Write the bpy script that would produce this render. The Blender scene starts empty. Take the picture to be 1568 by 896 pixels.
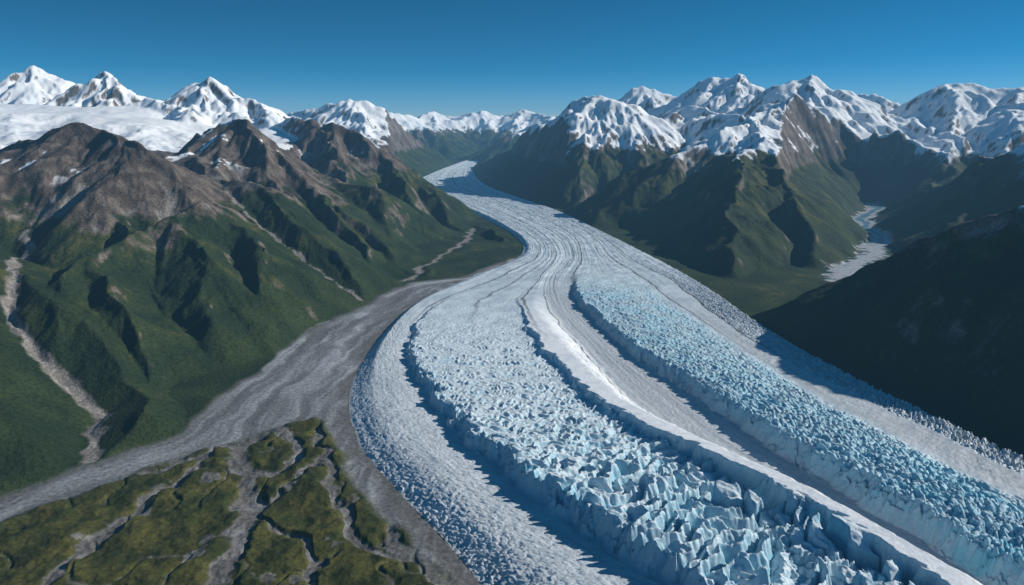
import bpy, math, numpy as np, time
T0=time.time()
f32=np.float32
# ------------------------------------------------------------ world survey (1 unit = 100 m), x right, y up-valley
def P(s): return [tuple(float(a) for a in q.split(',')) for q in s.split()]
GROWS=[P(r) for r in """-12.9,190 -12.3,190 -11.8,190 -11.3,190 -10.7,190 -10.2,190 -9.7,190 -9.1,190
-16.4,142.3 -15.3,144.2 -14.1,146.2 -13,148.2 -11.9,150.3 -10.9,152.4 -9.9,154.6 -8.8,154.6
-16.4,117.3 -14.5,116 -12.6,114.7 -10.8,113.5 -9.1,113.5 -7.3,113.5 -5.8,113.5 -4.2,113.5
-8,89.5 -6,88 -3.8,86.5 -1.8,85.1 0.1,83.8 1.9,82.4 3.6,81.2 5.2,79.9
-0.6,65.7 0.8,65.3 2.1,64.9 3.6,64.5 5.2,64.1 6.7,63.3 7.7,62.5 8.8,61.8
0.8,53.4 2.4,52.8 3.4,52.5 4.5,52.3 5.4,51.7 7,51.2 8.7,50.7 11,49.7
-2.8,44.6 -0.4,44 1.8,43.6 2.6,44 4.1,44 7.7,44.6 10.1,43.6 12.1,41.4
-5.4,38.2 -4.3,36.4 0.6,37 2.4,37 3.6,38.2 8.7,37 10.5,36.4 12.5,34.4
-6.4,30.6 -4.7,29.2 1.4,29.6 3.6,29.2 4.8,30.6 9.9,29.2 11.2,29.6 12.9,30.1
-6.2,24.5 -3.3,24.2 2.6,23.6 4.8,23.3 6.3,25.2 10.9,23.9 12.5,24.2 13.8,25.2
-4.9,20.1 -1.5,19.9 4.2,19.9 5.9,19.7 7.6,21.1 11.9,20.1 13.8,20.8 14.7,21.6
-3.1,17.1 0.3,17 5.5,17.5 7.3,16.8 8.8,17.5 12.8,17.3 14.5,18.2 15.6,18.6
-1.6,14.8 1.85,14.7 6.85,15.25 8.5,14.8 9.8,15 13.8,14.8 15.8,15.7 16.9,16.3
-0.6,13.1 3.25,13 7.8,13.5 9.2,12.9 10.6,12.8 14.5,12.9 16.6,13.6 18.2,14.3
0.6,11.2 4.6,11 8.7,11.4 10.5,11 11.75,11 16.1,11.2 18,11.7 19.7,12.5
1.9,9.1 5.9,9 9.8,9.1 11.6,9 12.9,9 17.3,9.1 19.2,9.4 21.1,9.9""".split("\n")]
V=P("-22,9 -17,13.3 -14.3,17.1 -12.9,19.1 -11.3,20.8 -10.9,23.4 -10.7,26.1 -10.8,29.6 -9.9,32.7 -8.4,37.8 -6.8,43.2 -3.7,44.6 0.8,53.4 3,50 3,5 -30,5")
TU=P("-20,11 -14.3,13.1 -13.4,15.9 -12.3,16.9 -11,18.9 -9.6,20.2 -7.7,21.7 -6.7,22.6 -5.5,20.1 -4.2,17.7 -2.9,15.7 -1.9,14.2 -1,13 0.8,10 2,5 -30,5")
STREAMS=[(P("-9.3,20.1 -9.4,18.4 -9.8,17 -10.2,15.4 -10.4,14.1 -10.2,12.7"),.15),
 (P("-8.7,20.1 -8.3,18.8 -7.5,17.7 -6.9,16 -6.8,14.8 -6.6,13.1"),.24),
 (P("-7.9,21.6 -6.7,19.7 -6.7,18.4 -7.4,18.2 -7.4,17.5"),.17),
 (P("-6.7,21.3 -5.7,19.2 -4.9,17 -4,15.1 -2.9,14.3 -1.8,13.6"),.13),
 (P("-10.7,18.2 -10.3,18.6 -9.1,19.7 -8.4,20.4 -7.6,21.3"),.15),
 (P("-3,16 -3,14.8 -2.2,14.1 -1.3,12.9"),.15),
 (P("-6.9,16 -5.6,15.2 -4.6,14 -4.3,12.6"),.08),(P("-5.7,19.2 -6.4,17.3 -6.9,16"),.07)]
RV=P("46.5,87 44.9,83.8 38.3,73.7 34.6,65.7 32,58.3 27.5,52.3 23.9,47.3 21.6,43.6")
S2=P("-3.8,66.6 -4,59.6 -5,54.2 -5.8,50.2 -6.4,47.3 -6.8,43.6")
G1=P("-27.1,38,5 -24.3,32.6,4.1 -21.8,29,3.1 -20.3,26.7,2.2 -17.9,24.5,1.3 -16.5,23.7,0.7 -15.4,22.9,0.3 -14.3,22.1,0.05 -13.8,20.8,0 -12.9,19.1,0")
G2=P("-27,59,7.8 -22.3,52,6 -18.6,47,4.1 -14.2,42.5,2.4 -10.1,39,0.7 -8.6,38,0.1")
G3=P("-25,78,8 -22,71,7 -15.7,62,4 -10.3,55,1.7 -6.7,48,0.3 -6.4,46,0")
RID=dict(
L1a=(.5,"-54.6,56,8.9 -43.5,52,8.5 -36.8,50,8 -33.1,49,8.9 -29.8,48,10.2 -25.1,46,8.9 -21,44,7 -18.4,43,5.8 -14.8,40,4.6 -11,36,3.1 -9,36,1.4"),
L1b=(.55,"-29.8,48,10.2 -26.3,44,7.4 -22.5,39.5,5 -20.6,36.5,4.2"),
L1c=(.55,"-33.1,49,8.9 -31.3,42,6.3 -30,36,4.8"),
H1=(.46,"-18.4,43,5.8 -19.6,39,4.9 -20.6,36.5,4.2 -21,33,3.7 -20.1,29.5,3.2 -17.9,26.5,1.8"),
H1b=(.45,"-19.6,39,4.9 -15.6,33,3 -13.1,29,1.3"),
H1c=(.45,"-21,33,3.7 -16.5,28,2.5 -13.8,24.5,0.5"),
H1d=(.45,"-14.8,40,4.6 -12.1,34,2.4 -10.8,31.5,0.8"),
H0=(.5,"-31.2,28,8.4 -23.9,24,6.4 -18,20,4 -15.6,18,2.3"),
L2=(.6,"-29.8,66,8.8 -25,62,10.8 -22.3,60,9.6 -18.5,57,7 -14.6,54,4.7 -11,51,2.8 -8.1,48,1.3 -6.5,46,0.6"),
L2b=(.6,"-22.3,60,9.6 -18.8,54,6.2 -15.2,49,3.8 -12,45,1.8"),
L2c=(.6,"-14.6,54,4.7 -11.4,48.5,2.4 -8.9,44.5,0.7"),
L2d=(.62,"-25,62,10.8 -24.5,57,8.2 -22.3,53,6.3"),
L3=(.6,"-28.1,88,10.8 -21.1,80,10.2 -17.4,78,8.9 -13.9,76,6.9 -10.3,73,4.2 -6.9,70,2.4 -3.3,64,1.1 -0.8,59,0.4"),
L3b=(.6,"-21.1,80,10.2 -17.4,70,5.9 -13.3,62,3.3 -9.9,56,1.7"),
L3c=(.6,"-13.9,76,6.9 -10.3,66,2.8 -7.2,60,1"),
PLb=(.45,"-50,94,12 -41.2,92,11.8 -30.4,90,10.6"),
P0=(.6,"-100,118,15 -92,114,17.5 -86,112,15"),
P1=(.62,"-80.5,112,15.9 -72.7,110,18.8 -66.9,108,14.8"),
P1b=(.62,"-72.7,110,18.8 -71,102,14"),
P2=(.62,"-64.1,105,14.6 -59.8,104,17.4 -53.7,100,14"),
P2b=(.62,"-59.8,104,17.4 -56,97,13.2"),
P3=(.6,"-49.8,95,13.5 -44.5,92,12.4 -39.5,88,11.3"),
P4=(.6,"-49.3,104,13.2 -42,100,16.4 -37.9,97,14 -33.4,94,12 -29.5,90,11"),
P4b=(.62,"-42,100,16.4 -41,93,12.6"),
M=(.5,"-55.7,170,12.2 -43.5,160,13.4 -34.4,150,15.1 -29.7,150,13.6 -24.2,150,10.7 -19,152,7.6 -12.6,160,2.6"),
M2=(.5,"-34.4,150,15.1 -28.2,135,9.2 -20.4,118,3.8 -17.4,112,1.7"),
F1=(.42,"-52,225,13.5 -39.2,230,13.6 -32.1,240,12 -28.7,250,14.8 -19.5,250,11.5 -10.6,260,15 -3.4,260,12 3.9,260,15.2 14.7,240,12 25,235,14.5"),
F1b=(.45,"-28.7,250,14.8 -24,232,8.5"),F1c=(.45,"-10.6,260,15 -8,240,8.5"),F1d=(.45,"3.9,260,15.2 1,238,9"),
F2=(.45,"-28.9,215,9.5 -18.4,210,6 -11.4,205,0.9"),
F3=(.45,"12,205,12 10.4,200,11 -0.7,190,6.5 -6.8,185,2.3"),
R1=(.54,"-5.9,150,3.1 -1.8,138,5.9 1.9,130,8.6 7.3,120,11.2 10.6,114,12.8 13.8,110,14.7 17.6,108,12.8 22,110,11.1 27.3,115,11"),
R1b=(.58,"13.8,110,14.7 13,99,8.9 9.9,90,4.2 7.6,83,1.1"),
R1c=(.54,"7.3,120,11.2 4.7,108,6.4 1.5,97,2.4"),
R1d=(.54,"17.6,108,12.8 17.9,98,8.1 16.5,92,4.9"),
R2=(.54,"40.1,100,13.9 34.5,92,12.3 28.6,84,10.4 23.3,79,8.9 18.5,77,7.2 12.7,76,4.8 8.2,74,2.1"),
R2b=(.56,"28.6,84,10.4 26,74,8.5 23.1,69,7.1 19.1,58,4.5 16.4,50,2.4 14.3,45,0.6"),
R2c=(.56,"26,74,8.5 26,66,5.6 24.2,56,3.1 22,48.5,0.8"),
R2d=(.58,"34.5,92,12.3 35.9,86,10.2 35.6,80,8 33.4,71,4.8 31,63,1.9"),
R2e=(.5,"35.9,86,10.2 46,97,10.6 52,94,9.4 54,90,7.6"),
R2f=(.5,"46,97,10.6 42,90,7.5 40.5,86,5.5"),
B1=(.55,"35.4,150,15.3 39.3,140,18.6 42.7,135,19.1 45.6,130,15.2 47.8,125,15.5 50,120,18.2 54.9,118,14.9 60.5,120,12.6"),
B1b=(.6,"50,120,18.2 47,110,13.5"),B1c=(.6,"42.7,135,19.1 39,122,13"),
B2=(.55,"21.6,160,14.2 27.7,150,17.6 32.5,150,16.2 35.6,145,13.8"),
B3=(.5,"30.1,118,12.8 31.6,108,11.6 33.3,98,10.8"),
B4=(.55,"74,172,15.5 82.3,170,17 84.4,165,16.5 88,160,14.2"),
B5=(.4,"56,118,12.6 64,112,11 60,100,8"),
R5=(.52,"71.6,130,12.8 74.4,125,14.6 74.5,120,17.2 78.6,118,15.9 82.7,115,15.8 92.3,110,16.3 107,105,17"),
R5b=(.5,"74.5,120,17.2 66.8,105,10.9 59.1,95,7.8 54,88,4"),
R5c=(.5,"82.7,115,15.8 68.3,95,10.8 60,84,6"),
R4=(.55,"38.8,70.5,1.2 41.5,71,3.7 44.2,71,5.3 45.1,67,6.9 46,62,8.2 49.4,58,10 55,56,12"),
R4b=(.5,"45.1,67,6.9 39.5,58,4.1 35.4,53,2.6"),
R3=(.68,"13.8,34.5,0.1 16.2,34.5,1.5 17.9,33.5,2.9 19.1,32,4.2 20.8,31,5.5 22.5,30,6.4 25.1,29,7.9 28.6,27.5,9.7 32,21,9.4 36,13,10 41,5,10"))
PLAT=P("-125,95,12.8 -86.4,95,12.3 -68.7,95,12.6 -50,94,12")
# ------------------------------------------------------------ noise
rng=np.random.default_rng(7)
ANG=(rng.random((256,256))*2*np.pi)
GX=np.cos(ANG).astype(f32); GY=np.sin(ANG).astype(f32)
RA=rng.random((256,256)).astype(f32); RB=rng.random((256,256)).astype(f32); RC=rng.random((256,256)).astype(f32)
def pn(x,y,seed=0):
    x=(x+seed*17.31).astype(f32); y=(y+seed*9.73).astype(f32)
    xf=np.floor(x); yf=np.floor(y); fx=x-xf; fy=y-yf
    xi=xf.astype(np.int32)&255; yi=yf.astype(np.int32)&255
    x1=(xi+1)&255; y1=(yi+1)&255
    u=fx*fx*fx*(fx*(fx*6-15)+10); v=fy*fy*fy*(fy*(fy*6-15)+10)
    a=GX[xi,yi]*fx+GY[xi,yi]*fy; b=GX[x1,yi]*(fx-1)+GY[x1,yi]*fy
    c=GX[xi,y1]*fx+GY[xi,y1]*(fy-1); d=GX[x1,y1]*(fx-1)+GY[x1,y1]*(fy-1)
    a=a+u*(b-a); c=c+u*(d-c)
    return (a+v*(c-a))*1.5
def fbm(x,y,o=4,seed=0,g=.5):
    s=0;a=1.
    for i in range(o):
        s=s+a*pn(x,y,seed+i); x=x*2.03; y=y*2.03; a*=g
    return s
def ridged(x,y,o=4,seed=0):
    s=0;a=1.;w=1.
    for i in range(o):
        n=1-np.abs(pn(x,y,seed+i)); n=n*n*w; w=np.clip(n*1.5,0,1)
        s=s+a*n; x=x*2.07; y=y*2.07; a*=.5
    return s/1.9
def ss(x,a,b):
    t=np.clip((x-a)/(b-a),0,1); return t*t*(3-2*t)
def mix(a,b,t): return a+(b-a)*t
def seg(x,y,p,q):
    dx=q[0]-p[0]; dy=q[1]-p[1]; L=dx*dx+dy*dy+1e-9
    t=np.clip(((x-p[0])*dx+(y-p[1])*dy)/L,0,1)
    return np.hypot(x-p[0]-t*dx,y-p[1]-t*dy),t
def pdist(x,y,pl):
    d=np.full(x.shape,1e9,f32)
    for p,q in zip(pl[:-1],pl[1:]): d=np.minimum(d,seg(x,y,p,q)[0])
    return d
def sdf(x,y,poly):
    d=np.full(x.shape,1e9,f32); ins=np.zeros(x.shape,bool)
    for p,q in zip(poly,poly[1:]+poly[:1]):
        d=np.minimum(d,seg(x,y,p,q)[0])
        c=(p[1]>y)!=(q[1]>y)
        if q[1]!=p[1]: ins^=c&(x<(q[0]-p[0])*(y-p[1])/(q[1]-p[1])+p[0])
    return np.where(ins,-d,d)
def blur(a,n,k=2):
    for _ in range(k):
        for ax in(0,1):
            a=np.moveaxis(a,ax,0)
            p=np.concatenate([np.repeat(a[:1],n,0),a,np.repeat(a[-1:],n,0)],0).astype(np.float64)
            c=np.concatenate([np.zeros_like(p[:1]),np.cumsum(p,0)],0)
            a=np.moveaxis(((c[2*n+1:]-c[:-2*n-1])/(2*n+1)).astype(f32),0,ax)
    return a
# ------------------------------------------------------------ terrain grid (polar, finer near)
NR,NT=1500,1400
RMIN,RMAX=8.5,430.
TH0,TH1=math.radians(-50),math.radians(64)
def grid(nr,nt):
    r=np.exp(np.linspace(math.log(RMIN),math.log(RMAX),nr)); th=np.linspace(TH0,TH1,nt)
    R,T=np.meshgrid(r,th,indexing='ij'); return R.astype(f32),T.astype(f32)
def up(a,nr=NR,nt=NT):
    i=np.linspace(0,a.shape[0]-1,nr).astype(f32); j=np.linspace(0,a.shape[1]-1,nt).astype(f32)
    i0=np.minimum(i.astype(int),a.shape[0]-2); j0=np.minimum(j.astype(int),a.shape[1]-2)
    fi=(i-i0)[:,None].astype(f32); fj=(j-j0)[None,:].astype(f32)
    b=a[i0]*(1-fi)+a[i0+1]*fi
    return (b[:,j0]*(1-fj)+b[:,j0+1]*fj).astype(f32)
def grad(h,R,T):
    lr=math.log(RMAX/RMIN)/(h.shape[0]-1); dt=(TH1-TH0)/(h.shape[1]-1)
    a=np.gradient(h,axis=0)/(lr*R); b=np.gradient(h,axis=1)/(dt*R)
    s,c=np.sin(T),np.cos(T)
    return a*s+b*c, a*c-b*s
Rh,Th=grid(NR//2,NT//2); X=Rh*np.sin(Th); Y=Rh*np.cos(Th)
sc=np.clip(Rh/60,.5,1.5)
wx=X+fbm(X/6,Y/6,4,1)*1.0*sc; wy=Y+fbm(X/6,Y/6,4,11)*1.0*sc
sv=1+.25*pn(X/9,Y/9,5)
H=np.full(X.shape,-3.,f32)
rock_d=np.full(X.shape,1e9,f32)
for k,(sl,txt) in RID.items():
    pts=P(txt)
    for p,q in zip(pts[:-1],pts[1:]):
        d,t=seg(wx,wy,p,q); z=p[2]+(q[2]-p[2])*t
        H=np.maximum(H,z-sl*sv*d*(1+.45*np.exp(-d/4)))
        if k in('L1a','L1b','L1c','L2','L2b','L2d','L3','L3b'): rock_d=np.minimum(rock_d,d+np.clip(7-z,0,9)*2)
plat=np.full(X.shape,-9.,f32)
for p,q in zip(PLAT[:-1],PLAT[1:]):
    d,t=seg(wx,wy,p,q); z=p[2]+(q[2]-p[2])*t
    plat=np.maximum(plat,z-.14*np.minimum(d,32)-.6*np.maximum(d-32,0)+fbm(X/14,Y/14,2,3)*.6)
onplat=ss(plat-H,-.6,.6)*ss(H,5,7)
H=np.maximum(H,plat)
far=ss(Rh,225,290)
H=np.maximum(H,mix(-3,6+9*ridged(X/50,Y/50,4,40),far))
H=np.where(H>0,H,0)+0
hm=ss(H,0,3)*(1-onplat*.8)
H=H+hm*(ridged(X/8,Y/8,4,21)-.42)*.6*np.clip(Rh/70,.6,1.4)
for G,sl in ((G1,.55),(G2,.6),(G3,.6)):
    for p,q in zip(G[:-1],G[1:]):
        d,t=seg(X+.4*pn(X/1.5,Y/1.5,9),Y,p,q); z=p[2]+(q[2]-p[2])*t
        H=np.minimum(H,z+sl*np.maximum(d-.15,0)+np.maximum(d-4,0)*2)
dRV=pdist(X+1.2*pn(X/5,Y/5,3),Y,RV)
H=np.minimum(H,.7*np.maximum(dRV-1.0,0)+np.maximum(dRV-8,0)*.8)
GP=[r[0] for r in GROWS]+[r[7] for r in GROWS[::-1]]
jx=X+.25*pn(X/1.2,Y/1.2,51)+.5*pn(X/5,Y/5,53); jy=Y+.25*pn(X/1.2,Y/1.2,52)
dG=sdf(X,Y,GP); dV=sdf(jx,jy,V); dT=sdf(jx,jy,TU)
dm=np.maximum(np.minimum(dG,dV),0); H=np.minimum(H,.75*dm+np.maximum(dm-6,0))
dS2=pdist(X+.5*pn(X/2,Y/2,13),Y,S2)
H=np.minimum(H,.3*np.maximum(dS2-.2,0)+np.maximum(dS2-2,0)*.9)
dG1=pdist(X+.35*pn(X/1.3,Y/1.3,9),Y,G1); dG2=pdist(X+.35*pn(X/1.3,Y/1.3,9),Y,G2)
gx,gy=grad(blur(H,5),Rh,Th)
ST=np.full(X.shape,9.,f32)
for pl,w in STREAMS:
    d=pdist(X+.25*pn(X/.8,Y/.8,61)+.1*pn(X/.3,Y/.3,63),Y+.25*pn(X/.8,Y/.8,62),pl); ST=np.minimum(ST,d/w)
cr=np.abs(pn(X/1.9+.4*pn(X,Y,71),Y/2.6,72)); ST2=cr
R,T=grid(NR,NT)
H,gx,gy,dG,dV,dT,ST,ST2,dRV,dS2,dG1,dG2,rock_d,onplat=[up(a) for a in (H,gx,gy,dG,dV,dT,ST,ST2,dRV,dS2,dG1,dG2,rock_d,onplat)]
X=R*np.sin(T); Y=R*np.cos(T)
# ---- slope-aligned erosion gullies
def erode(px,py,dx,dy):
    ix=np.floor(px); iy=np.floor(py); fx=px-ix; fy=py-iy
    ix=ix.astype(np.int32); iy=iy.astype(np.int32)
    va=np.zeros_like(px); vs=np.zeros_like(px); wt=np.zeros_like(px)
    for i in(-1,0,1):
        for j in(-1,0,1):
            a=(ix+i)&255; b=(iy+j)&255
            qx=fx-i-RA[a,b]*.8-.1; qy=fy-j-RB[a,b]*.8-.1
            w=np.exp(-2.2*(qx*qx+qy*qy)); m=(qx*dx+qy*dy)*6.2832
            va+=np.cos(m)*w; vs+=np.sin(m)*w; wt+=w
    va/=wt; vs/=wt
    return va,-vs*dx,-vs*dy
sl=np.hypot(gx,gy)+1e-4
ex,ey=gx.copy(),gy.copy(); E=np.zeros_like(H); Es=0
amp=.36; fr=1/5.2
mask=ss(H,.15,1.8)*ss(sl,.10,.36)*(1-onplat*.75)
for o in range(6):
    s_=np.hypot(ex,ey)+.03
    dx=-ey/s_; dy=ex/s_
    v,vx,vy=erode(X*fr,Y*fr,dx.astype(f32),dy.astype(f32))
    fade=ss((1/fr)/(R*.007),.4,1.4)
    E+=amp*v*fade
    if o>=2: Es=Es+v*fade/(o-.5)
    ex=ex+vx*amp*fr*3.2; ey=ey+vy*amp*fr*3.2
    amp*=.56; fr*=1.9
boost=np.clip(R/75,.75,1.5)
H=H+E*mask*boost*(.55+.45*ss(H,1,6))
H=H+ss(H,.1,1)*fbm(X*1.7,Y*1.7,4,31)*.035*(1-onplat)
tin=ss(-dT,0,.5)
H=H+tin*(.10+.11*fbm(X/1.6,Y/1.6,5,81)+.05*ridged(X*1.5,Y*1.5,3,82)-.10*(1-ss(ST,.6,2.0))-.05*(1-ss(ST2,.02,.09)))
ow=ss(-dV,-.1,.3)*(1-tin)
al=(X*.35+Y*.94)
br=ridged(al/7,dV*1.5+.25*pn(X/3,Y/3,88),4,86)
H=H+ow*(.008*fbm(X*2,Y*2,3,85)+.02*br)
H=np.where(dG<0,np.minimum(H,-.02),H).astype(f32)
gx,gy=grad(H,R,T); sl=np.hypot(gx,gy)
print('terrain',time.time()-T0)
# ------------------------------------------------------------ terrain albedo
n1=fbm(X/3,Y/3,5,91); n2=fbm(X*1.3,Y*1.3,4,95); n3=fbm(X/12,Y/12,3,97)
En=E/.55
def C(*c): return np.array(c,f32)
def cm(a,b,t): return a+(b-a)*t[...,None]
one=np.ones(H.shape+(3,),f32)
forest=cm(C(.017,.032,.014)*one,C(.031,.048,.017),ss(n1,-.5,.6))
meadow=cm(C(.048,.062,.019)*one,C(.080,.076,.027),ss(n2,-.4,.5))
col=cm(forest,meadow,np.clip(ss(n1*.8+n2*.4+(H-3)*.22+En*.25+Es*.25,.15,.9),0,1)*.8)
tl=np.where(X<0,5.0,6.0)+n3*1.3+np.where(R>120,1.5,0.)
rk=ss(H+n1*1.1+n2*.5+np.where(X<0,En*.5,-En*.2)-tl,-.35,.6)
rk=np.maximum(rk,ss(sl+n2*.15+Es*.15,1.15,1.5))
rock=cm(C(.070,.056,.047)*one,C(.150,.125,.106),ss(n2+n1*.4+Es*.3,-.6,.7))
rock=cm(rock,C(.26,.24,.225),ss(-En-Es*.4+n1*.6+n2*.3,.4,.95)*.75)
col=cm(col,rock,rk)
gu=ss(-En-.3*Es+n1*.3,.85,1.15)*ss(n3,-.2,.4)*ss(H,.6,1.5)*(1-rk)
col=cm(col,C(.17,.155,.13),gu*.6)
S=np.where(X<-5,6.9,6.5)+3.6*np.exp(-(rock_d/3.0)**2)*ss(-X,3,8)
S=S+np.where((X>25)&(Y<80),.5,0)+.8*ss(R,120,150)*(X<0)-1.0*ss(X,45,60)
sn=ss(H+n1*.9+n2*.35-En*.5-Es*.25-S+(H-9)*.1,-.10,.15)*(1-ss(sl+n2*.2+n1*.1+Es*.1,1.15,1.3)*.97)
patch=ss(n1*.9-En*.9+n2*.5-.62,.0,.12)*ss(H,6.2,7.4)*(sl<.85)
sn=np.maximum(sn,patch)
snow=cm(C(.86,.88,.90)*one,C(.78,.82,.87),ss(n3+n2*.3,-.2,.6))
col=cm(col,snow,sn)
grav=cm(C(.22,.20,.18)*one,C(.33,.30,.28),ss(n2,-.4,.5))
gm=np.maximum(1-ss(dG1+.15*n2,.12,.32),(1-ss(dG2+.15*n2,.04,.18))*ss(6.5-H,0,1))
gm=np.maximum(gm,1-ss(dS2+.2*n2,.08,.28))
rvm=(1-ss(dRV+.6*n2,.75,1.2)); gm=np.maximum(gm,rvm)
grav=cm(grav,C(.42,.43,.44),rvm)
col=cm(col,grav,gm)
s1=fbm(al/10,dV*1.8+n3*.3,5,101); s2=fbm(X/1.5,Y/1.5,5,104)
outw=cm(C(.15,.155,.16)*one,C(.26,.27,.28),ss(s1+.2*s2,-.5,.7))
outw=cm(outw,C(.33,.34,.355),ss(br,.62,.9)*.5)
outw=cm(outw,C(.10,.10,.10),ss(.35-br,.0,.2)*.5)
outw=cm(outw,C(.11,.105,.10),np.clip(1-ss(dG+.3*s2,.15,.8),0,1)*.7)
outw=cm(outw,C(.12,.11,.10),(1-ss(-dV,0,.5))*.6)
outw=cm(outw,C(.38,.40,.42),ss(s2*.6+s1*.9,.35,.7)*ss(Y,24,29)*.7)
col=cm(col,outw,ow)
tc=cm(C(.038,.047,.013)*one,C(.078,.076,.020),ss(fbm(X/1.2,Y/1.2,5,111),-.5,.6))
tc=cm(tc,C(.025,.033,.011),ss(fbm(X*1.2,Y*1.2,4,113),.05,.6)*.8)
sg=np.maximum(1-ss(ST+.35*n2,.8,1.25),(1-ss(ST2,.012,.035))*.6*ss(n1,-.4,.2))
sg=np.maximum(sg,ss(fbm(X/1.1,Y/1.1,4,117),.66,.76)*(ST<6)*.8)
tc=cm(tc,cm(C(.12,.115,.11)*one,C(.20,.195,.19),ss(n2,-.3,.5)),sg)
col=cm(col,tc,tin)
col=np.clip(col,0,1)
# ------------------------------------------------------------ mesh helpers
def mesh_from(name,co,faces,colr,extra=None,mat=None):
    used=np.zeros(len(co),bool); used[faces.ravel()]=True
    idx=np.cumsum(used)-1; co=co[used]; faces=idx[faces]
    me=bpy.data.meshes.new(name)
    me.vertices.add(len(co)); me.vertices.foreach_set('co',co.astype(f32).ravel())
    me.loops.add(faces.size); me.loops.foreach_set('vertex_index',faces.astype(np.int32).ravel())
    me.polygons.add(len(faces)); me.polygons.foreach_set('loop_start',np.arange(0,faces.size,4,dtype=np.int32))
    me.polygons.foreach_set('loop_total',np.full(len(faces),4,np.int32))
    me.polygons.foreach_set('use_smooth',np.ones(len(faces),bool))
    a=me.attributes.new('albedo','FLOAT_COLOR','POINT')
    c=colr[used]; a.data.foreach_set('color',np.concatenate([c,np.ones((len(c),1))],1).astype(f32).ravel())
    for k,v in (extra or {}).items():
        a=me.attributes.new(k,'FLOAT','POINT'); a.data.foreach_set('value',v.ravel()[used].astype(f32))
    me.update(calc_edges=True)
    ob=bpy.data.objects.new(name,me); bpy.context.collection.objects.link(ob)
    me.materials.append(mat); return ob
def faces_grid(nr,nt):
    i=np.arange(nr*nt).reshape(nr,nt)
    return np.stack([i[:-1,:-1],i[:-1,1:],i[1:,1:],i[1:,:-1]],-1)
# ------------------------------------------------------------ materials
def land_mat(name,bump,scale,rough=.92):
    m=bpy.data.materials.new(name); m.use_nodes=True; nt=m.node_tree; N=nt.nodes; L=nt.links
    b=N['Principled BSDF']; b.inputs['Roughness'].default_value=rough; b.inputs['Specular IOR Level'].default_value=.15
    at=N.new('ShaderNodeAttribute'); at.attribute_name='albedo'
    sn_=N.new('ShaderNodeAttribute'); sn_.attribute_name='snow'
    geo=N.new('ShaderNodeNewGeometry')
    a=N.new('ShaderNodeTexNoise'); a.inputs['Scale'].default_value=scale; a.inputs['Detail'].default_value=4; a.inputs['Roughness'].default_value=.65
    L.new(geo.outputs['Position'],a.inputs['Vector'])
    mr=N.new('ShaderNodeMapRange'); mr.inputs['From Min'].default_value=.3; mr.inputs['From Max'].default_value=.7; mr.inputs['To Min'].default_value=.55; mr.inputs['To Max'].default_value=1.45
    L.new(a.outputs['Fac'],mr.inputs['Value'])
    mx=N.new('ShaderNodeMix'); mx.data_type='FLOAT'; L.new(sn_.outputs['Fac'],mx.inputs[0]); L.new(mr.outputs[0],mx.inputs[2]); mx.inputs[3].default_value=1.0
    vm=N.new('ShaderNodeVectorMath'); vm.operation='SCALE'; L.new(at.outputs['Color'],vm.inputs[0]); L.new(mx.outputs[0],vm.inputs['Scale'])
    L.new(vm.outputs[0],b.inputs['Base Color'])
    bp=N.new('ShaderNodeBump'); bp.inputs['Distance'].default_value=bump
    st=N.new('ShaderNodeMath'); st.operation='MULTIPLY_ADD'; L.new(sn_.outputs['Fac'],st.inputs[0]); st.inputs[1].default_value=-.8; st.inputs[2].default_value=.9
    L.new(st.outputs[0],bp.inputs['Strength']); L.new(a.outputs['Fac'],bp.inputs['Height']); L.new(bp.outputs[0],b.inputs['Normal'])
    return m
mt=land_mat('mountain_ground',.09,7.); mp=land_mat('plain_ground',.03,9.); mo=land_mat('gravel_ground',.010,8.)
mr_=land_mat('river_gravel_and_water',.004,3.,.35)
co=np.stack([X,Y,H],-1).reshape(-1,3); F=faces_grid(NR,NT)
fc=lambda a:a[:-1,:-1]
inG=fc(dG)<-.6; isT=(fc(dT)<-.0)&~inG; isO=(fc(dV)<-.0)&~isT&~inG; isR=(fc(dRV)<1.2)&(fc(H)<.6)&~inG&~isT&~isO
wat=(1-ss(dRV+.3*n2,.3,.5))
col2=cm(col,C(.10,.20,.26),wat*ss(Y,56,60)); cl=col2.reshape(-1,3)
left=(fc(X)<fc(Y)*-.04+2)
rest=~inG&~isT&~isO&~isR
ex_={'snow':sn*(1-ow)*(1-tin)}
mesh_from('mountain_range',co,F[rest&left],cl,ex_,mt)
mesh_from('mountain_range.001',co,F[rest&~left],cl,ex_,mt)
mesh_from('tundra_plain',co,F[isT],cl,ex_,mp)
mesh_from('gravel_outwash_plain',co,F[isO],cl,ex_,mo)
mesh_from('glacial_river',co,F[isR],cl,ex_,mr_)
print('land',time.time()-T0)
# ------------------------------------------------------------ glacier (structured along flow)
NS,NQ=1750,1200
G=np.array(GROWS,dtype=np.float64)
def catmull(A,t,axis=0):
    A=np.moveaxis(A,axis,0); n=A.shape[0]
    i=np.minimum(t.astype(int),n-2); f=(t-i).reshape((-1,)+(1,)*(A.ndim-1))
    Pm=np.concatenate([2*A[:1]-A[1:2],A,2*A[-1:]-A[-2:-1]],0)
    p0,p1,p2,p3=Pm[i],Pm[i+1],Pm[i+2],Pm[i+3]
    o=.5*((2*p1)+(-p0+p2)*f+(2*p0-5*p1+4*p2-p3)*f*f+(-p0+3*p1-3*p2+p3)*f**3)
    return np.moveaxis(o,0,axis)
ts=np.linspace(0,15,NS)
q_lin=np.linspace(0,7,NQ)
A=catmull(G,ts,0); i=np.minimum(q_lin.astype(int),6); f=(q_lin-i)[None,:,None]
AC=catmull(A,q_lin,1); AL=A[:,i]*(1-f)+A[:,i+1]*f
A=.35*AC+.65*AL
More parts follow.
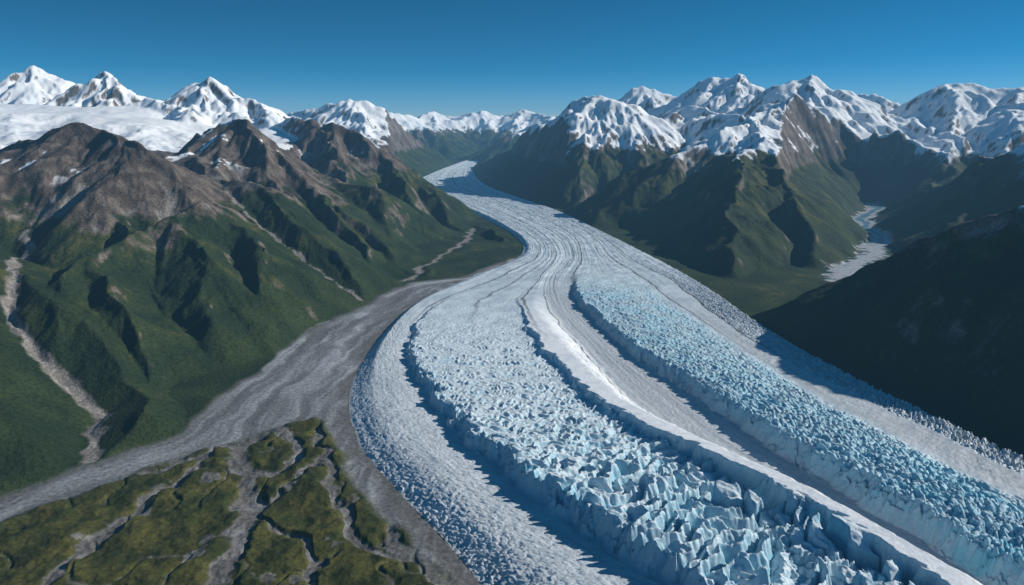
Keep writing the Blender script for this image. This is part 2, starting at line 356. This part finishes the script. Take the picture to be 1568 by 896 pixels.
pad=np.concatenate([np.repeat(A[:,:1],15,1),A,np.repeat(A[:,-1:],15,1)],1); cs=np.cumsum(np.concatenate([np.zeros_like(pad[:,:1]),pad],1),1)
As=(cs[:,31:]-cs[:,:-31])/31
edge=np.clip(np.minimum(q_lin,7-q_lin)/.15,0,1)[None,:,None]; A=A*(1-edge)+As*edge
GXc=A[...,0].astype(f32); GYc=A[...,1].astype(f32)
mid=A[:,NQ//2]; Lc=np.concatenate([[0],np.cumsum(np.hypot(*(np.diff(mid,axis=0).T)))]).astype(f32)
L_=np.repeat(Lc[:,None],NQ,1); dW=np.hypot(np.diff(GXc,axis=1),np.diff(GYc,axis=1)); W=np.concatenate([np.zeros((NS,1)),np.cumsum(dW,1)],1).astype(f32)
s=np.repeat(ts[:,None],NQ,1).astype(f32); q=np.repeat(q_lin[None],NS,0).astype(f32)
wq=fbm(L_/2.2,q*1.3,3,201)
rag=fbm(L_*1.3,W*1.3,5,205,.6)
qw=q+.05*wq+.032*rag*ss(s,6.5,9)
def cells(u,v):
    iu=np.floor(u); iv=np.floor(v); fu=u-iu; fv=v-iv; iu=iu.astype(np.int32); iv=iv.astype(np.int32)
    f1=np.full(u.shape,9.,f32); f2=f1.copy(); h=np.zeros_like(f1); du=np.zeros_like(f1); dv=np.zeros_like(f1)
    for a in(-1,0,1):
        for b in(-1,0,1):
            A_=(iu+a)&255; B_=(iv+b)&255
            x=fu-a-RA[A_,B_]*.9; y=fv-b-RB[A_,B_]*.9
            d=np.sqrt(x*x+y*y); c=d<f1
            f2=np.where(c,f1,np.minimum(f2,d)); f1=np.where(c,d,f1)
            h=np.where(c,RC[A_,B_],h); du=np.where(c,x,du); dv=np.where(c,y,dv)
    return f2-f1,h,du,dv
g3,h3,du3,dv3=cells(L_/.30+.3*rag,W/.22+.3*rag)
qw=qw+(h3-.5)*.04*ss(s,7,9)
eA=ss(s,6.3,8.6); eB=ss(s,5.6,7.2)
A1=(.34+.30*ss(s,8,12))*eA; cA=(.22+.28*ss(s,8.5,12.5))*eA; B1=(.36+.36*ss(s,7,12))*eB
z=.04+.20*ss(q,0,.35)
z=z+.10*np.sin(np.clip(q,0,1)*np.pi)*eA
up1=ss(qw,.97,1.06)
ztop=z+up1*(A1-.06*ss(qw,1.3,1.93)*eA)
stepc=ss(qw,1.93,1.985)
fall=ss(qw,2.22,2.85)
za=ztop+stepc*cA
z=np.where(qw>1.90,mix(za,z-.06,fall),ztop)
upB=ss(qw,3.96,4.08); dnB=ss(qw,4.35,5.25)
z=z+upB*(1-dnB*.95)*B1
mA=up1*(1-ss(qw,1.93,1.985))*eA; mB=upB*(1-ss(qw,4.9,5.3))*eB
mW=ss(qw,1.95,1.99)*(1-ss(qw,2.55,2.95)*.9)*(1-ss(qw,2.9,3.05))*ss(s,6.6,7.8)
mC=ss(qw,2.5,2.9)*(1-upB)*ss(s,5.8,7); mS=ss(qw,5.15,5.45)*(1-ss(qw,5.8,6.15))*ss(s,6,8)
mR=ss(qw,5.95,6.2)*ss(s,5,7); mL=(1-up1)*ss(s,6.5,8.2)
mU=1-ss(s,5.2,7.2)
nA=fbm(L_/1.1,W/1.1,4,211); nA2=fbm(L_/.5,W/.5,4,213)
kk=L_+.55*W+.35*nA+.05*nA2
# long transverse fins: sharp-crested waves broken along their length
def fins(lam,seed,wb):
    br_=pn(W/wb+seed,L_/(lam*2.2),seed)
    ph=kk/lam+.7*br_+.25*pn(L_/lam*.8,W/lam*.55,seed+1)
    fr_=ph-np.floor(ph)
    idn=(np.floor(ph).astype(np.int32))&255
    seg_=W/wb+RA[idn,(idn*7)&255]*5; si=np.floor(seg_).astype(np.int32)&255; sf=seg_-np.floor(seg_)
    hh=RC[idn,si]*(1-ss(sf,.75,1))+RC[idn,(si+1)&255]*ss(sf,.75,1)
    saw=np.where(fr_<.60,fr_/.60,(1-fr_)/.40)
    return saw*(.5+.7*hh), 1-ss(np.minimum(fr_,1-fr_),.0,.16)
f1_,k1=fins(.42,301,1.3); f2_,k2=fins(.17,311,.7)
g4,h4,du4,dv4=cells(kk/.42,W/.40+.4*nA); gap4=1-ss(g4,.02,.2)
g1,h1,du,dv=cells(kk/.22+.2*nA2,W/.42+.3*nA); gap=1-ss(g1,.02,.25)
blk=ss(s,10.6,12.2)*ss(qw+.12*nA,1.58,1.84)
lowr=ss(s+1.2*(qw-1.5)+.5*nA,9.4,11.2)
ampA=(.06+.24*ss(s,8.3,12.5)*(.6+.4*ss(qw,1.0,1.7)))*mA
big=(f1_-.5)*1.7+(h1-.5)*.18-gap*.12+(f2_-.5)*.14
small=(f2_-.5)*1.3+(h1-.5)*.25-gap*.2+(f1_-.5)*.7
block=(h4-.5)*2.3-du4*1.0-gap4*1.6+dv4*.4
z=z+ampA*(mix(small*.8,big,lowr)*(1-blk)+block*1.15*blk)+.05*mA*nA
gapA=mix(k2*.7+gap*.3,k1,lowr)*(1-blk)+gap4*blk
# finer crevasse fields
g3,h3,du3,dv3=cells((L_+.3*W)/.15+.35*nA,W/.20+.3*nA)
gap3=1-ss(g3,.03,.35)
nB=fbm(L_/.7,W/.7,5,221,.6)
phB=(L_+.35*W+.3*nA)/.30+.5*nB; fB=phB-np.floor(phB); fB=np.where(fB<.65,fB/.65,(1-fB)/.35)
sb=(.030+.045*ss(s,7,12))*mB*(.7+.3*ss(qw,3.9,4.3))+(.03+.045*ss(s,7,12))*mR+(.008+.014*ss(s,9,13)*(1-ss(q,.0,.7)))*mL+.003*mS
sb=sb+.025*(1-ss(q,0,.3))*ss(s,9,12)
z=z+sb*((h3-.5)*.9-gap3*.9-du3*.9+nB*1.2+(fB-.5)*1.8)
face=np.clip(ss(qw,.95,.99)*(1-ss(qw,1.05,1.12))*eA+ss(qw,3.93,3.98)*(1-ss(qw,4.06,4.12))*eB,0,1)
z=z+face*.06*(nA2+(h1-.5)*1.5)
wr=fbm((L_+.6*W)*1.6,W*.55,3,231)
wr2=fbm((L_+.5*W)*4,W*2.2,3,237)
z=z+mU*(.035*wr+.025*wr2+.025*fbm(q*5,L_/9,3,233)) + (mC+mS+mL)*.008*fbm(L_*6,W*5,4,235)+ (mC+mL)*.009*fbm(q*8,L_/5,3,236)
z=z+eA*(1-mA)*(1-mC)*.015*wr
z=z*ss(np.minimum(q,7-q),-.03,.06)
z=np.maximum(z,-.01)
# ---- ice albedo
dz1=np.gradient(z,axis=0); dz2=np.gradient(z,axis=1)
dl=np.hypot(np.gradient(GXc,axis=0),np.gradient(GYc,axis=0))+1e-5; dw=np.hypot(np.gradient(GXc,axis=1),np.gradient(GYc,axis=1))+1e-5
sg_=np.hypot(dz1/dl,dz2/dw)
st1=fbm(q*6+.3*wq,L_/9,5,241); st2=fbm(q*15+.3*wq,L_/10,4,245); nf=fbm(L_*3,W*3,5,247); nm=fbm(L_/1.5,W/1.5,4,249)
one=np.ones(z.shape+(3,),f32)
ice=cm(C(.46,.54,.60)*one,C(.64,.72,.77),ss(nm+nf*.5,-.6,.6))
ic=cm(ice,C(.34,.36,.38),ss(st1+.5*st2+.3*nf,-.2,.8)*mU*.5)
lane=cm(C(.43,.46,.49)*one,C(.55,.58,.61),ss(st1+st2*.3+nf*.5,-.7,.7))
ic=cm(ic,lane,np.clip(mC+mS*.9+mL*.6,0,1))
ic=cm(ic,cm(C(.38,.43,.47)*one,C(.55,.60,.64),ss(nf+st1*.6,-.5,.5)),mR*.85)
ic=cm(ic,C(.68,.76,.81),mA*.75); ic=cm(ic,C(.38,.62,.72),mB*(.30+.5*ss(nm,-.5,.5)))
ic=cm(ic,cm(C(.88,.90,.92)*one,C(.72,.76,.80),ss(nf+nm,-.2,.8)),mW*.95)
for qc,wd,a,b in((.9,.03,0,7),(2.05,.032,1,7.4),(3.2,.032,0,6.4),(3.95,.045,1,6.2),(5.3,.03,0,7.5),(6.1,.04,0,8),(2.7,.026,4,9),(1.5,.022,3,7)):
    d=np.abs(q+.06*wq+.02*nf-qc)
    ic=cm(ic,C(.14,.145,.15),(1-ss(d,wd*.6,wd*1.3))*ss(s,a-.5,a+.5)*(1-ss(s,b-.5,b+1))*.85)
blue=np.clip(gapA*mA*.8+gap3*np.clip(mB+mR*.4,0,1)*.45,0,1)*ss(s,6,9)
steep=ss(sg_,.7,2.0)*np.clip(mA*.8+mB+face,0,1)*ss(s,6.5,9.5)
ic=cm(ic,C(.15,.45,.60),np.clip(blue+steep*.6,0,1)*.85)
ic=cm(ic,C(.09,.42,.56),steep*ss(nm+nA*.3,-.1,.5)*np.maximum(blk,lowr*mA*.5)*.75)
ic=cm(ic,C(.34,.34,.34),(1-ss(q,.0,.04))*.5)
mg=bpy.data.materials.new('glacier_ice'); mg.use_nodes=True; nt=mg.node_tree; N=nt.nodes; Lk=nt.links
b=N['Principled BSDF']; b.inputs['Roughness'].default_value=.6; b.inputs['Specular IOR Level'].default_value=.3
at=N.new('ShaderNodeAttribute'); at.attribute_name='albedo'; geo=N.new('ShaderNodeNewGeometry')
a=N.new('ShaderNodeTexNoise'); a.inputs['Scale'].default_value=11; a.inputs['Detail'].default_value=5; a.inputs['Roughness'].default_value=.7
Lk.new(geo.outputs['Position'],a.inputs['Vector'])
mr=N.new('ShaderNodeMapRange'); mr.inputs['From Min'].default_value=.3; mr.inputs['From Max'].default_value=.7; mr.inputs['To Min'].default_value=.86; mr.inputs['To Max'].default_value=1.12
Lk.new(a.outputs['Fac'],mr.inputs['Value'])
vm=N.new('ShaderNodeVectorMath'); vm.operation='SCALE'; Lk.new(at.outputs['Color'],vm.inputs[0]); Lk.new(mr.outputs[0],vm.inputs['Scale']); Lk.new(vm.outputs[0],b.inputs['Base Color'])
bp=N.new('ShaderNodeBump'); bp.inputs['Distance'].default_value=.025; bp.inputs['Strength'].default_value=.8; Lk.new(a.outputs['Fac'],bp.inputs['Height']); Lk.new(bp.outputs[0],b.inputs['Normal'])
mesh_from('glacier',np.stack([GXc,GYc,z],-1).reshape(-1,3),faces_grid(NS,NQ).reshape(-1,4),np.clip(ic,0,1).reshape(-1,3),None,mg)
print('glacier',time.time()-T0)
# ------------------------------------------------------------ atmosphere: absorbing haze box, its own blue emission stands in for scattered light
bpy.ops.mesh.primitive_cube_add(size=1,location=(0,180,9)); hz=bpy.context.object; hz.name='emissive_haze'; hz.scale=(1200,1000,32)
m=bpy.data.materials.new('haze_glow'); m.use_nodes=True; nt=m.node_tree; N=nt.nodes; N.clear()
o=N.new('ShaderNodeOutputMaterial'); ab=N.new('ShaderNodeVolumeAbsorption'); em=N.new('ShaderNodeEmission'); ad=N.new('ShaderNodeAddShader')
K=.0017
ab.inputs['Color'].default_value=(0,0,0,1); ab.inputs['Density'].default_value=K
em.inputs['Color'].default_value=(.13,.32,.53,1); em.inputs['Strength'].default_value=K
nt.links.new(ab.outputs[0],ad.inputs[0]); nt.links.new(em.outputs[0],ad.inputs[1]); nt.links.new(ad.outputs[0],o.inputs['Volume'])
hz.data.materials.append(m)
# ------------------------------------------------------------ sky + sun
AZ,EL=math.radians(80),math.radians(29)
w=bpy.data.worlds.new('World'); bpy.context.scene.world=w; w.use_nodes=True; nt=w.node_tree; N=nt.nodes; L=nt.links
bg=N['Background']; sky=N.new('ShaderNodeTexSky'); sky.sky_type='NISHITA'; sky.sun_disc=False; sky.sun_elevation=EL; sky.sun_rotation=AZ
sky.altitude=1500; sky.air_density=1.0; sky.dust_density=.6; sky.ozone_density=3.0
tc_=N.new('ShaderNodeTexCoord'); mpn=N.new('ShaderNodeMapping'); mpn.inputs['Scale'].default_value=(1,1,3.4)
L.new(tc_.outputs['Generated'],mpn.inputs['Vector']); L.new(mpn.outputs[0],sky.inputs['Vector'])
hs=N.new('ShaderNodeHueSaturation'); hs.inputs['Hue'].default_value=.485; hs.inputs['Saturation'].default_value=1.5; L.new(sky.outputs[0],hs.inputs['Color']); L.new(hs.outputs[0],bg.inputs['Color'])
bg.inputs['Strength'].default_value=.10
sd=bpy.data.lights.new('sun','SUN'); sd.energy=5.0; sd.angle=math.radians(.5); sd.color=(1,.95,.87)
so=bpy.data.objects.new('sun',sd); bpy.context.collection.objects.link(so)
from mathutils import Vector
dv_=Vector((math.sin(AZ)*math.cos(EL),math.cos(AZ)*math.cos(EL),math.sin(EL)))
so.rotation_euler=dv_.to_track_quat('Z','Y').to_euler(); so.location=(60,20,60)
cd=bpy.data.cameras.new('camera'); cam=bpy.data.objects.new('camera',cd); bpy.context.collection.objects.link(cam)
cd.sensor_width=36; cd.lens=24; cd.clip_start=.1; cd.clip_end=3000
cam.location=(0,0,10); cam.rotation_euler=(math.radians(90-13.9),0,0)
sc_=bpy.context.scene; sc_.camera=cam
sc_.view_settings.view_transform='Standard'; sc_.view_settings.look='None'; sc_.view_settings.exposure=0
print('done',time.time()-T0)
